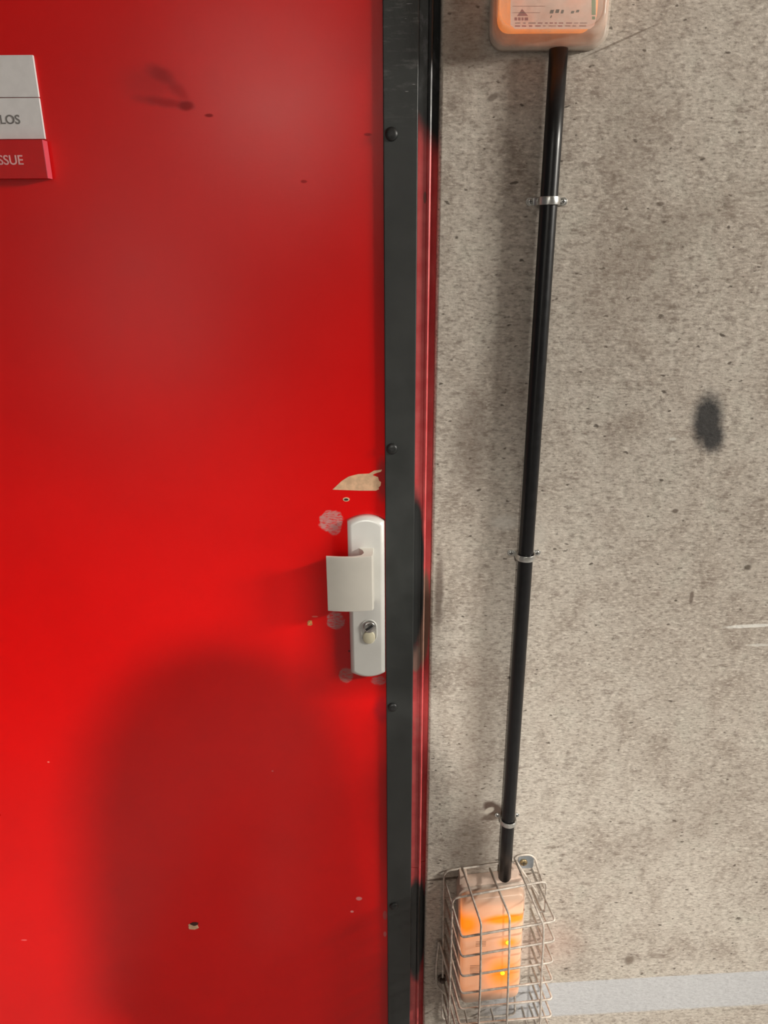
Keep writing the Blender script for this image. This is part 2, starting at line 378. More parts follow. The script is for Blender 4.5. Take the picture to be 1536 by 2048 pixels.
bm = bmesh.new(); box(bm, X_STRIP0, X_STRIP1, -0.006, -0.0002, 0.02, 2.05)
strip = build('security_strip', bm, STRIP, door, bevel=0.0014, seg=3)
for px, py in ((783, 268), (784, 898), (785, 1415), (788, 1813)):
    c = P(px, py, -0.007); bm = bmesh.new(); disc(bm, c, 0.0072, -0.006, -0.0068, 20, 0.0030)
    sw = build('screw', bm, SCREWB, strip, smooth=True)
    bm = bmesh.new(); disc(bm, c, 0.0022, -0.0093, -0.0099, 6); build('screw_socket', bm, BLACKM, sw)

# handle: long backplate with arched ends
FY = -0.012
tl, tr, bl, br = P(694, 1052, FY), P(770.5, 1052, FY), P(700, 1345, FY), P(772, 1345, FY)
xl, xr = (tl.x + bl.x) / 2, min((tr.x + br.x) / 2, X_STRIP0 - 0.0006)
zt, zb = P(737, 1034, FY).z, P(737, 1358, FY).z
def plate_outline(g):
    a = []
    x0, x1 = xl + g, xr - g; cx = (x0 + x1) / 2; hw = (x1 - x0) / 2; sag = 0.0075
    Rr = (hw * hw + sag * sag) / (2 * sag)
    for zz, s in ((zt - g, 1), (zb + g, -1)):
        al = math.asin(hw / Rr)
        for k in range(13):
            q = (al - 2 * al * k / 12) * s
            a.append((cx + Rr * math.sin(q), zz - s * (Rr - Rr * math.cos(q))))
    return a
bm = bmesh.new()
rings = []
for g, y in ((0.0, -0.0002), (0.0010, -0.0075), (0.0040, -0.0112), (0.0048, -0.0118), (0.0065, -0.0122)):
    rings.append([(x, y, z) for x, z in plate_outline(g)])
loft(bm, rings)
handle = build('door_handle', bm, ALU, door, smooth=False)
for p in handle.data.polygons: p.use_smooth = len(p.vertices) < 5
# grip: a stem leaving the plate, bending left into a bowed pull plate
GY = -0.040
gz1, gz0 = P(700, 1113, GY).z, P(700, 1222, GY).z
gx0, gx1 = P(653.5, 1165, GY).x, P(744.5, 1165, GY).x
outer = []; inner = []
front = []
N = 14
for k in range(N + 1):                      # outer (front) face from the left tip to the right corner
    t = k / N; x = gx0 + (gx1 - gx0) * t; front.append((x, GY - 0.0045 * math.sin(math.pi * (0.12 + 0.80 * t)) + 0.002))
stemx1 = gx1 + 0.0005; stemx0 = gx1 - 0.014
pl = front + [(stemx1 + 0.0012, -0.034), (stemx1 + 0.0012, -0.0118), (stemx0 - 0.004, -0.0118), (stemx0 + 0.0015, -0.020), (stemx0 + 0.003, -0.028), (stemx0 + 0.0005, -0.0345), (stemx0 - 0.006, -0.0375)]
pl += [(x, y + 0.0035) for x, y in reversed(front[:9])]
bm = bmesh.new(); loft(bm, [[(x, y, gz0) for x, y in pl], [(x, y, gz1) for x, y in pl]])
build('pull_grip', bm, GRIP, handle, bevel=0.0007, seg=2)
# lock: bezel, cylinder with slot, cover below
bc = P(738, 1262, FY); k = 0.000676
bm = bmesh.new()
o1 = rrect(bc.x, bc.z, 0.0225, 0.036, 0.011); o2 = rrect(bc.x, bc.z, 0.0185, 0.032, 0.009)
loft(bm, [[(x, -0.0119, z) for x, z in o1], [(x, -0.0135, z) for x, z in rrect(bc.x, bc.z, 0.0212, 0.0345, 0.0104)], [(x, -0.0125, z) for x, z in o2], [(x, -0.0118, z) for x, z in o2]])
bez = build('lock_bezel', bm, ALU, handle, smooth=True)
cc = P(738.5, 1253, FY); bm = bmesh.new(); disc(bm, cc, 0.0085, -0.0118, -0.0148, 28, 0.0012)
cyl = build('lock_cylinder', bm, CHROME, handle, smooth=True)
bm = bmesh.new()
sl = Vector((math.cos(R(38)), 0, math.sin(R(38)))); nn = Vector((-sl.z, 0, sl.x)); c0 = Vector((cc.x, -0.0162, cc.z))
q = [c0 + sl * 0.0058 + nn * 0.0016, c0 - sl * 0.0058 + nn * 0.0016, c0 - sl * 0.0058 - nn * 0.0016, c0 + sl * 0.0058 - nn * 0.0016]
prism(bm, [(v.x, v.z) for v in q], -0.0158, -0.01625)
build('keyhole', bm, BLACKM, cyl)
lc = P(738, 1274, FY)
bm = bmesh.new(); oc = rrect(lc.x, lc.z, 0.0165, 0.019, 0.0078)
loft(bm, [[(x, -0.0117, z) for x, z in oc], [(x, -0.0139, z) for x, z in oc], [(lc.x + (x - lc.x) * .88, -0.0146, lc.z + (z - lc.z) * .88) for x, z in oc]])
build('cylinder_cover', bm, CREAM, handle, smooth=True)

# paint broken away down to the wood
def chip(name, pts, mat, y=-0.0007):
    bm = bmesh.new(); prism(bm, [(P(a, b).x, P(a, b).z) for a, b in pts], -0.0001, y); return build(name, bm, mat, door)
chip('chipped_patch', [(665, 979), (683, 962), (697, 953), (716, 948), (738, 947), (748, 941), (764, 939), (762, 943), (750, 947), (745, 950), (756, 954), (758, 961), (762, 964), (761, 971), (757, 975), (758, 978), (752, 981), (720, 981)], WOOD)
def ring_pts(cx, cy, rx, ry, n=14, j=0.12): return [(cx + rx * (1 + random.uniform(-j, j)) * math.cos(6.2832 * i / n), cy + ry * (1 + random.uniform(-j, j)) * math.sin(6.2832 * i / n)) for i in range(n)]
chip('screw_hole', ring_pts(692.5, 998.5, 7, 4.2, j=0.04), WOOD)
chip('screw_hole_bore', ring_pts(692.5, 998.8, 4.4, 2.2, j=0.04), BLACKM, -0.0009)
chip('chipped_patch', [(615, 1243), (618, 1240), (624, 1241), (625, 1249), (621, 1251), (615, 1250)], plain('tan_primer', (0.55, 0.22, 0.07), 0.7, scale=400, var=0.4))
chip('chipped_patch', ring_pts(387, 1852, 11, 6.5, j=0.2), WOOD)
chip('chipped_patch', ring_pts(389, 1847, 8, 3.4, j=0.2), plain('torn_fibre', (0.05, 0.012, 0.008), 0.9), -0.0009)

# sign on the door
FR = -0.0035
sroot = empty('sign', (-0.60, 0, P(50, 278).z))
def slab(name, pts, y, mat, y0=-0.0004, bev=0.0005):
    bm = bmesh.new(); prism(bm, [(v.x, v.z) for v in pts], y0, y); return build(name, bm, mat, sroot, bevel=bev)
xw = P(78, 195, FR).x; xL = -0.86
slab('white_panel', [Vector((xL, 0, P(0, 110, FR).z)), Vector((xw, 0, P(0, 110, FR).z)), Vector((xw, 0, P(0, 194.5, FR).z)), Vector((xL, 0, P(0, 194.5, FR).z))], FR, WHITEP)
wp = slab('white_panel', [Vector((xL, 0, P(0, 196, FR).z)), Vector((xw, 0, P(0, 196, FR).z)), Vector((xw, 0, P(0, 278.5, FR).z)), Vector((xL, 0, P(0, 278.5, FR).z))], FR, WHITEP)
RY = -0.0125; xr2 = P(89.5, 319, RY).x
rp = slab('red_panel', [Vector((xL, 0, P(0, 280, RY).z)), Vector((xr2, 0, P(0, 280, RY).z)), Vector((xr2, 0, P(0, 357, RY).z)), Vector((xL, 0, P(0, 357, RY).z))], RY, REDP, bev=0.0)
bm = bmesh.new(); box(bm, xr2, xr2 + 0.0006, RY - 0.0001, -0.0006, P(0, 357, RY).z, P(0, 280, RY).z)
build('panel_edge', bm, plain('pink_red_edge', (0.72, 0.10, 0.14), 0.35, var=0.03), rp)
def text(body, px, py, hpx, Y, mat, parent, name='lettering', sx=1.0):
    cu = bpy.data.curves.new(name, 'FONT'); cu.body = body; cu.align_x = 'RIGHT'; cu.extrude = 0.0002
    p = P(px, py, Y); hm = abs(P(px, py - hpx, Y).z - p.z)
    cu.size = hm / 0.70; cu.offset = hm * 0.012
    tmp = bpy.data.objects.new('tmp', cu); C.objects.link(tmp); bpy.context.view_layer.update()
    me = bpy.data.meshes.new_from_object(tmp.evaluated_get(bpy.context.evaluated_depsgraph_get())); bpy.data.objects.remove(tmp); bpy.data.curves.remove(cu)
    me.transform(Matrix.Translation(Vector((p.x, Y - 0.0002, p.z))) @ Matrix.Rotation(R(90), 4, 'X') @ Matrix.Diagonal((sx, 1, 1, 1)))
    me.name = name; b2 = bmesh.new(); b2.from_mesh(me); bpy.data.meshes.remove(me)
    return build(name, b2, mat, parent)
text('LOS', 42, 247.5, 18, FR, GREYT, wp, sx=1.02)
text('ISSUE', 48, 329, 19, RY, PINKT, rp, sx=0.98)
tag(sroot, 'stacked white and red sign plate on the red door, cut by the frame edge', 'sign')

# ------------------------------------------------------------------ conduit and its clamps
CY = -0.0135; CR = 0.0098
c_top, c_bot = P(1117.5, 98, CY), P(1008, 1772, CY)
croot = tag(empty('conduit', c_bot), 'black plastic conduit running down the concrete wall between two orange lamps', 'conduit')
bm = bmesh.new(); tube(bm, [c_top.lerp(c_bot, k / 12) for k in range(13)], CR, 28)
build('conduit_pipe', bm, PVC, croot, smooth=True)
def conduit_x(z): t = (z - c_bot.z) / (c_top.z - c_bot.z); return c_bot.x + (c_top.x - c_bot.x) * t
def clamp_at(py, label, hgt=0.0085, ear=0.0225):
    c = P(1060, py, -0.006); z = c.z; x = conduit_x(z)
    root = empty('pipe_clamp', (x, 0, z)); r = CR + 0.0012; th = 0.0013
    path = []
    for k in range(19):
        a = math.pi * k / 18; path.append((x - r * math.cos(a), CY - r * math.sin(a)))
    path = [(x - ear, -0.0008), (x - r - 0.003, -0.0008), (x - r, -0.004)] + path + [(x + r, -0.004), (x + r + 0.003, -0.0008), (x + ear, -0.0008)]
    bm = bmesh.new(); rings = []
    for i, (px_, py_) in enumerate(path):
        a = Vector(path[max(i - 1, 0)]); b = Vector(path[min(i + 1, len(path) - 1)]); tt = (b - a).normalized(); nx, ny = tt.y, -tt.x
        if ny > 0 and i in (0, 1, len(path) - 1): nx, ny = -nx, -ny
        e = min(i, len(path) - 1 - i); h = hgt * (0.45 if e == 0 else 1.0)
        rib = 0.0006
        rings.append([(px_, py_, z - h / 2), (px_ + nx * th, py_ + ny * th, z - h / 2), (px_ + nx * (th + rib), py_ + ny * (th + rib), z), (px_ + nx * th, py_ + ny * th, z + h / 2), (px_, py_, z + h / 2)])
    loft(bm, rings)
    for s in (-1, 1):                                       # rounded ears
        disc(bm, Vector((x + s * (ear - 0.0035), 0, z)), hgt * 0.52, -0.0003, -0.0022, 20)
    build('clamp_band', bm, ZINC, root, bevel=0.0003)
    for s in (-1, 1):
        bm = bmesh.new(); cs = Vector((x + s * (ear - 0.004), 0, z)); disc(bm, cs, 0.0031, -0.0018, -0.0024, 18, 0.0012)
        sw = build('screw', bm, ZINC, root, smooth=True)
        bm = bmesh.new(); box(bm, cs.x - 0.0022, cs.x + 0.0022, -0.00375, -0.0030, z - 0.0004, z + 0.0004); box(bm, cs.x - 0.0004, cs.x + 0.0004, -0.0037, -0.0030, z - 0.0022, z + 0.0022)
        build('screw_slot', bm, BLACKM, sw)
    tag(root, label, 'pipe clamp', 'clamps holding the conduit')
clamp_at(403, 'shiny metal pipe clamp on the conduit, highest of the three')
clamp_at(1108, 'metal pipe clamp at mid-height on the conduit, level with the door handle', 0.008, 0.0215)
clamp_at(1634, 'metal pipe clamp just above the wire guard, beside the hole in the concrete', 0.0075, 0.0185)

# ------------------------------------------------------------------ upper lamp: clear cover over a glowing orange lamp
def mat_orange(name, col, e, leds=()):
    t = NT(name); t.xyz(); n = t.noise(30, 3)
    g = None
    for c, rad, k in leds:
        d = t.math('MULTIPLY', t.blob(c, rad, rad * 1.2, 1.7), k); g = d if g is None else t.math('MAXIMUM', g, d)
    ec = t.mix(t.ramp(n, 0.35, 0.7), (1.0, 0.24, 0.015), (1.0, 0.30, 0.03))
    t.set(color=col, rough=0.4, ecol=ec, estr=(t.math('ADD', e, g) if g is not None else e)); return t.m
def lamp_shell(o, y):  return [(x, y, z) for x, z in o]
ucx = P(1093, 60, 0).x; uz0 = P(1093, 103, 0).z; UH = 0.17
ucz = uz0 + UH / 2
uroot = tag(empty('emergency_light', (ucx, 0, uz0)), 'orange emergency lamp under a clear plastic cover at the top of the conduit', 'lamp')
bm = bmesh.new()
loft(bm, [lamp_shell(rrect(ucx, ucz, 0.122, UH, 0.016), -0.0003), lamp_shell(rrect(ucx, ucz, 0.122, UH, 0.016), -0.010), lamp_shell(rrect(ucx, ucz, 0.118, UH - 0.004, 0.015), -0.012)])
build('back_plate', bm, plain('translucent_base', (0.42, 0.34, 0.28), 0.4), uroot, smooth=False, bevel=0.001)
fcx = P(1100, 60, -0.045).x
bm = bmesh.new()
def isl(w_, h_, r, y, cx=None): return [(x, y, z) for x, z in rrect(cx if cx is not None else fcx, ucz, w_, h_, r)]
loft(bm, [isl(0.098, UH - 0.026, 0.012, -0.012), isl(0.098, UH - 0.027, 0.012, -0.032), isl(0.094, UH - 0.030, 0.012, -0.0385), isl(0.088, UH - 0.036, 0.010, -0.041)])
body = build('lamp_body', bm, mat_orange('glowing_orange', (0.75, 0.24, 0.05), 0.8), uroot, smooth=False, bevel=0.0015)
# label sheet on the front
LY = -0.0412
def lab(pts, mat, y=LY, parent=None, name='label_mark'):
    bm = bmesh.new(); prism(bm, [(P(a, b, LY).x, P(a, b, LY).z) for a, b in pts], LY + 0.0002, y - 0.0002); return build(name, bm, mat, parent or body)
LABM = NT('glowing_label_paper'); LABM.set(color=LABM.mix(LABM.ramp(LABM.noise(26, 2), 0.4, 0.62), (0.66, 0.60, 0.54), (0.85, 0.42, 0.30)), rough=0.5, ecol=(1, 0.55, 0.4), estr=0.42)  # glow added to the paper so the dim label reads brighter
ls = lab([(1021, -160), (1192, -160), (1192, 40), (1188, 52), (1180, 58), (1030, 58), (1021, 50)], LABM.m, name='label')
for o_ in (ls,): pass
redm = plain('label_red', (0.60, 0.12, 0.13), 0.5); dkm = plain('label_ink', (0.12, 0.10, 0.10), 0.5); grm = plain('label_green', (0.08, 0.30, 0.04), 0.5)
pkm = plain('label_pink_line', (0.72, 0.40, 0.34), 0.5)
def sub(pts, mat): return lab(pts, mat, LY - 0.0002, ls)
sub([(1034, 32), (1044, 18), (1056, 32)], redm)
for x0, x1 in ((1029, 1034), (1036, 1041), (1043, 1047), (1049, 1056)): sub([(x0, 35), (x1, 35), (x1, 41), (x0, 41)], redm)
for x0, x1, y0, y1 in ((1099, 1108, 20, 27), (1110, 1119, 19, 26), (1121, 1128, 20, 27), (1141, 1149, 22, 27), (1151, 1159, 20, 25), (1100, 1104, 31, 36)): sub([(x0, y1), (x0 + 2, y0), (x1, y0), (x1 - 2, y1)], dkm)
sub([(1183, -60), (1191, -60), (1191, 30), (1183, 30)], grm); sub([(1184, 33), (1190, 33), (1190, 39), (1184, 39)], grm)
for y0, x1 in ((12, 1090), (25, 1080)): sub([(1025, y0), (x1, y0), (x1, y0 + 1.2), (1025, y0 + 1.2)], pkm)
for y0 in (45, 51):
    x = 1030
    while x < 1172:
        l = random.uniform(5, 16); sub([(x, y0), (min(x + l, 1174), y0), (min(x + l, 1174), y0 + 2.6), (x, y0 + 2.6)], redm if random.random() < .35 else pkm); x += l + random.uniform(3, 6)
# clear cover, hollow
bm = bmesh.new()
def cv(w_, h_, r, y, c=None): return isl(w_, h_, r, y, c)
cxm = (ucx + fcx) / 2
loft(bm, [cv(0.124, UH + 0.002, 0.017, -0.0102, ucx), cv(0.124, UH + 0.002, 0.017, -0.0135, ucx), cv(0.116, UH - 0.006, 0.016, -0.0145, ucx), cv(0.112, UH - 0.010, 0.016, -0.036, cxm + 0.001), cv(0.109, UH - 0.014, 0.016, -0.0455, fcx), cv(0.103, UH - 0.022, 0.014, -0.0475, fcx),
          cv(0.101, UH - 0.024, 0.014, -0.0460, fcx), cv(0.107, UH - 0.016, 0.015, -0.0440, fcx), cv(0.110, UH - 0.012, 0.015, -0.036, cxm + 0.001), cv(0.114, UH - 0.008, 0.015, -0.0125, ucx), cv(0.114, UH - 0.008, 0.015, -0.0103, ucx)], cap=False)
fr_ = bmesh.new()
loft(bm, [cv(0.101, UH - 0.024, 0.014, -0.0474, fcx), cv(0.101, UH - 0.024, 0.014, -0.0462, fcx)])
fr_.free()
build('clear_cover', bm, milky('clear_plastic', (0.80, 0.70, 0.60), 0.30), uroot, smooth=True)

# ------------------------------------------------------------------ lower lamp inside its guard
LD = -0.045
lp = {k: P(*v, LD) for k, v in dict(tl=(922, 1800), tr=(1053, 1786), bl=(920, 2013), br=(1040, 1998)).items()}
def bil(c, u, v, g=0.0):   # u right, v down
    t = c['tl'].lerp(c['tr'], u); b = c['bl'].lerp(c['br'], u); return t.lerp(b, v)
lroot = tag(empty('emergency_light', (P(985, 2000).x, 0, lp['bl'].z)), 'glowing orange emergency lamp inside the wire guard at the foot of the conduit', 'lamp')
lw = (lp['tr'] - lp['tl']).length; lh = (lp['bl'] - lp['tl']).length
def lring(y, g, r=0.010, back=0.0):
    out = []
    for x, z in rrect(0, 0, lw - 2 * g, lh - 2 * g, r):
        p = bil(lp, x / lw + 0.5, 0.5 - z / lh); out.append((p.x - back * 0.0, y, p.z))
    return out
bm = bmesh.new(); loft(bm, [lring(-0.0004, -0.003), lring(-0.020, -0.003), lring(-0.024, -0.001)])
for u in (0.06, 0.86):                                       # lugs on top
    p = bil(lp, u, 0); box(bm, p.x - 0.006, p.x + 0.006, -0.018, -0.002, p.z - 0.005, p.z + 0.020)
lb = build('lamp_base', bm, HOUSE, lroot, bevel=0.001)
bm = bmesh.new(); loft(bm, [lring(-0.024, -0.0025, 0.012), lring(-0.029, -0.0025, 0.012), lring(-0.029, 0.0, 0.011)])
build('rim', bm, plain('rim_plastic', (0.56, 0.47, 0.40), 0.45), lroot, bevel=0.0008)
L1, L2 = P(1016, 1885, LD), P(1005, 1946, LD)
t = NT('peach_diffuser'); t.xyz()
dn = t.noise(24, 3, 0.5)
vtop = t.ramp(t.Z, bil(lp, .5, .0).z, bil(lp, .5, .13).z); vbot = t.ramp(t.Z, bil(lp, .5, 0.98).z, bil(lp, .5, .84).z)
glow = t.math('MULTIPLY', vtop, vbot)
hot = t.math('MAXIMUM', t.blob(L1, 0.014, 0.010, 1.6), t.math('MAXIMUM', t.blob(P(1004, 1946, LD), 0.024, 0.032, 1.5), t.math('MAXIMUM', t.blob(P(1012, 1838, LD), 0.036, 0.010, 0.9, 0.10), t.blob(P(932, 1850, LD), 0.020, 0.024, 1.4))))
ecol = t.mix(hot, t.mix(t.ramp(dn, 0.35, 0.65), (1.0, 0.42, 0.20), (1.0, 0.34, 0.12)), (1.0, 0.20, 0.0))
es = t.math('MULTIPLY', glow, t.math('ADD', 0.50, t.math('MULTIPLY', hot, 0.55)))
t.set(color=t.mix(hot, (0.62, 0.42, 0.31), (0.6, 0.2, 0.02)), rough=0.35, ecol=ecol, estr=es)
bm = bmesh.new(); loft(bm, [lring(-0.029, 0.001, 0.011), lring(-0.038, 0.0015, 0.011), lring(-0.0432, 0.0035, 0.010), lring(-0.045, 0.008, 0.008)])
dif = build('diffuser', bm, t.m, lroot, bevel=0.0012)
ledm = NT('led_point'); ledm.set(color=(1, .7, .1), ecol=(1.0, 0.72, 0.0), estr=1.4)
for c in (L1, L2):
    bm = bmesh.new(); disc(bm, c, 0.0036, -0.0448, -0.0456, 16, 0.0012); build('led', bm, ledm.m, dif, smooth=True)
slm = plain('diffuser_print', (0.45, 0.26, 0.17), 0.5)
for px, py, n_, w_ in ((962, 1884, 4, 20), (950, 1932, 6, 20)):
    for k in range(n_):
        p = P(px, py, -0.045); z = p.z - k * 0.0032
        bm = bmesh.new(); prism(bm, [(p.x - 0.008, z), (p.x + 0.008, z + .0008), (p.x + 0.008, z + 0.0018), (p.x - 0.008, z + 0.001)], -0.0448, -0.0452)
        build('print_line', bm, slm, dif)

# ------------------------------------------------------------------ wire guard
GF, GM, GB = -0.096, -0.050, -0.004
fT = [P(923, 1875, GF), P(1111, 1842, GF)]
WR = 0.0017
groot = tag(empty('wire_guard', (P(985, 2000).x, 0, 0.24)), 'galvanised wire guard fixed over the lower orange lamp, slightly tilted', 'lamp guard')
def fr(py_left, py_right, Y, pxl, pxr): return P(pxl, py_left, Y), P(pxr, py_right, Y)
rows = [((923, 1875), (1111, 1842)), ((923, 1914), (1110, 1882)), ((923, 1953), (1107, 1924)), ((922, 1987), (1106, 1962)), ((920, 2019), (1105, 1998)), ((919, 2050), (1104, 2033)), ((918, 2080), (1103, 2066)), ((917, 2108), (1102, 2097)), ((916, 2134), (1101, 2126))]
def wall_pt(front, dz=0.0, Y=GB, dx=0.0): return Vector((front.x + dx, Y, front.z + dz))
wires = []
LBK = P(890, 1762, GB) - P(923, 1875, GF); RBK = P(1064, 1739, GB) - P(1111, 1842, GF)
zt_off = (P(925, 1738, GB).z - P(962, 1845, GF).z)       # back edge against the front edge
for i, (a, b) in enumerate(rows):
    A, B = P(*a, GF), P(*b, GF)
    bl_, br_ = A + LBK, B + RBK
    wires.append(rounded([bl_, A, B, br_], 0.006))
def lerp_rows(i, u): return P(*rows[i][0], GF).lerp(P(*rows[i][1], GF), u)
nr = len(rows) - 1
for u, topf, topb in ((0.205, (962, 1844), (925, 1736)), (0.51, (1019, 1830), (980, 1738)), (0.87, (1077, 1825), (1030, 1718))):
    f = [P(*topf, GF)] + [lerp_rows(i, u) for i in range(len(rows))]; f = [Vector((p.x, p.y - 0.0030, p.z)) for p in f]
    b_ = P(*topb, GB); bot = Vector((f[-1].x - 0.010, GB, f[-1].z))
    wires.append(rounded([b_] + f + [bot], 0.007))
def loop(Y, tlp, trp, brp, blp):
    a, b, c, d = (P(*q, Y) for q in (tlp, trp, brp, blp)); m_ = a.lerp(b, 0.5)
    wires.append(rounded([m_, b, c, d, a, m_], 0.012))
wires.append(rounded([P(1074, 1823, GM), P(1090, 1824, GM), P(1093, 1762, GM), P(905, 1797, GM), P(896, 2092, GM), P(1080, 2080, GM)], 0.010))
loop(GB, (888, 1742), (1030, 1722), (1030, 2030), (884, 2040))
for wpts in wires:
    bm = bmesh.new(); tube(bm, wpts, WR, 8); build('wire', bm, WIRE, groot, smooth=True)
# fixing plate with its screw, upper right, held in a bent wire eye
pc = P(1052, 1724, -0.003)
bm = bmesh.new(); prism(bm, rrect(pc.x, pc.z, 0.024, 0.026, 0.004), -0.0004, -0.003)
fp = build('fixing_plate', bm, plain('zinc_plate', (0.42, 0.47, 0.52), 0.4, 0.7), groot, bevel=0.0005)
bm = bmesh.new(); disc(bm, pc + Vector((-0.004, 0, 0)), 0.0062, -0.003, -0.0045, 20, 0.002)
sw = build('screw', bm, plain('brass_screw', (0.35, 0.26, 0.14), 0.4, 0.7), fp, smooth=True)
bm = bmesh.new(); box(bm, pc.x - 0.008, pc.x, -0.0068, -0.0058, pc.z - 0.0005, pc.z + 0.0005); box(bm, pc.x - 0.0045, pc.x - 0.0035, -0.0068, -0.0058, pc.z - 0.004, pc.z + 0.004)
build('screw_slot', bm, BLACKM, sw)
bm = bmesh.new(); tube(bm, rounded([P(1077, 1790, -0.03), P(1028, 1716, GB), P(1042, 1710, GB), P(1060, 1709, GB), P(1070, 1716, GB), P(1088, 1775, -0.010)], 0.006), WR, 8)
build('fixing_eye', bm, WIRE, groot, smooth=True)
bm = bmesh.new(); tube(bm, rounded([P(892, 1990, -0.012), P(872, 1968, GB), P(872, 1930, GB), P(878, 1880, GB), P(900, 1960, -0.02)], 0.006), WR, 8)
build('fixing_eye', bm, WIRE, groot, smooth=True)
pc = P(885, 1958, -0.003)
bm = bmesh.new(); disc(bm, pc, 0.008, -0.0004, -0.0035, 20, 0.001); disc(bm, pc, 0.005, -0.0035, -0.0075, 14, 0.002)
build('screw', bm, plain('rusty_screw', (0.10, 0.07, 0.055), 0.6, 0.4), groot, smooth=True)

# ------------------------------------------------------------------ lamps of the garage (behind and beside the photographer)
def tube_lamp(pos, length, watt, along_x, label, aim=None):
    root = tag(empty('ceiling_light', (pos[0], pos[1], TOPZ)), label, 'ceiling light')
    hx, hy = (length / 2, 0.05) if along_x else (0.05, length / 2)
    bm = bmesh.new(); box(bm, pos[0] - hx, pos[0] + hx, pos[1] - hy, pos[1] + hy, pos[2] + 0.03, TOPZ - 0.0005)
    build('lamp_housing', bm, LAMPW, root, bevel=0.006)
    L = bpy.data.lights.new('tube_light', 'AREA'); L.shape = 'RECTANGLE'; L.size = length if along_x else 0.09; L.size_y = 0.09 if along_x else length
    L.energy = watt; L.color = WHITE
    o = bpy.data.objects.new('tube_light', L); C.objects.link(o); o.location = (0, 0, pos[2] + 0.02 - TOPZ); o.parent = root
    if aim is not None:
        d = Vector(aim) - Vector(pos); o.rotation_euler = d.to_track_quat('-Z', 'Y').to_euler()
    return root
tube_lamp(SIDE_POS, 0.6, SIDE_W, True, 'tube lamp on the ceiling far to the right, close to the concrete wall', aim=(0.2, 0, 0.6))
broot = tag(empty('ceiling_light', (BACK_POS[0], BACK_POS[1], TOPZ)), 'bare tube lamp on the ceiling behind the photographer, running away from the door', 'ceiling light')
bm = bmesh.new(); box(bm, BACK_POS[0] - .04, BACK_POS[0] + .04, BACK_POS[1] - .78, BACK_POS[1] + .78, BACK_POS[2] + .03, TOPZ - .0005); build('lamp_housing', bm, LAMPW, broot, bevel=0.006)
bm = bmesh.new(); tube(bm, [(BACK_POS[0], BACK_POS[1] - .74, BACK_POS[2]), (BACK_POS[0], BACK_POS[1] + .74, BACK_POS[2])], 0.030, 16)
tb = NT('lit_tube'); tb.set(color=(.9, .9, .9), ecol=WHITE, estr=BACK_STR); build('lamp_tube', bm, tb.m, broot, smooth=True)
# unseen glowing door, added so its reflection gleams on the red paint
bm = bmesh.new(); box(bm, -4.2, 6.2, -8.1, -8.0, 0, TOPZ); tag(build('wall_back', bm, CEILM), kind='structure')
bm = bmesh.new()
for a in ((-3.32, -3.24, 0.001, 2.06), (-2.36, -2.28, 0.001, 2.06), (-3.24, -2.36, 2.0, 2.06), (-3.24, -2.36, 0.001, 0.1)): box(bm, a[0], a[1], -7.999, -7.95, a[2], a[3])
dd = tag(build('added_gleam_door', bm, STRIP), kind='structure')
bm = bmesh.new(); box(bm, -3.24, -2.36, -7.998, -7.975, 0.1, 2.0)
gl = NT('added_glow_glass'); gl.set(color=(.8, .8, .8), ecol=WHITE, estr=3.2); build('glow_pane', bm, gl.m, dd)
sroot2 = tag(empty('spotlight', (KEY_POS[0], KEY_POS[1], TOPZ)), 'round ceiling spotlight behind the photographer, to the right', 'spotlight')
bm = bmesh.new(); tube(bm, [(KEY_POS[0], KEY_POS[1], TOPZ - 0.0005), (KEY_POS[0], KEY_POS[1], KEY_POS[2] + 0.015)], 0.07, 24)
build('lamp_housing', bm, LAMPW, sroot2, smooth=False)
L = bpy.data.lights.new('spot_beam', 'SPOT'); L.energy = KEY_W; L.color = WHITE; L.shadow_soft_size = 0.06; L.spot_size = R(48); L.spot_blend = 1.0
o = bpy.data.objects.new('spot_beam', L); C.objects.link(o); o.parent = sroot2; o.location = (0, 0, KEY_POS[2] - TOPZ)
o.rotation_euler = (Vector(KEY_AIM) - Vector(KEY_POS)).to_track_quat('-Z', 'Y').to_euler()

# ------------------------------------------------------------------ the photographer, standing behind the camera
def skin(name, pts, edges, m, parent, root=0, sub=1):
    me = bpy.data.meshes.new(name); me.from_pydata([p[:3] for p in pts], edges, []); o = bpy.data.objects.new(name, me); C.objects.link(o)
    md = o.modifiers.new('skin', 'SKIN'); md.use_smooth_shade = True; md.branch_smoothing = 0.4
    for i, p in enumerate(pts):
        d = me.skin_vertices[0].data[i]; d.radius = (p[3], p[4] if len(p) > 4 else p[3]); d.use_root = (i == root)
    q = o.modifiers.new('sub', 'SUBSURF'); q.levels = q.render_levels = sub
    me.materials.append(m)
    bpy.context.view_layer.update()
    o.parent = parent; o.location = -Vector(parent.location) if parent else Vector()
    return o
SKIN = plain('skin', (0.50, 0.30, 0.22), 0.5); CLOTH = plain('dark_jacket', (0.02, 0.022, 0.03), 0.9, scale=200); JEANS = plain('dark_trousers', (0.03, 0.035, 0.05), 0.9, scale=200)
HAIR = plain('brown_hair', (0.05, 0.03, 0.02), 0.6); SHOE = plain('dark_shoes', (0.03, 0.03, 0.03), 0.5)
BX, BY = -0.045, -1.42
proot = tag(empty('person', (BX, BY, 0)), 'person in dark jacket taking the picture, seen only as a shadow on the red door', 'person')
def pp(x, y, z, *r_): return (BX + x, BY + y, z) + r_
TURN = R(38); _c, _s = math.cos(TURN), math.sin(TURN)
def pp(x, y, z, *r_): return (BX + x * _c - y * _s, BY + x * _s + y * _c, z * 0.965) + r_
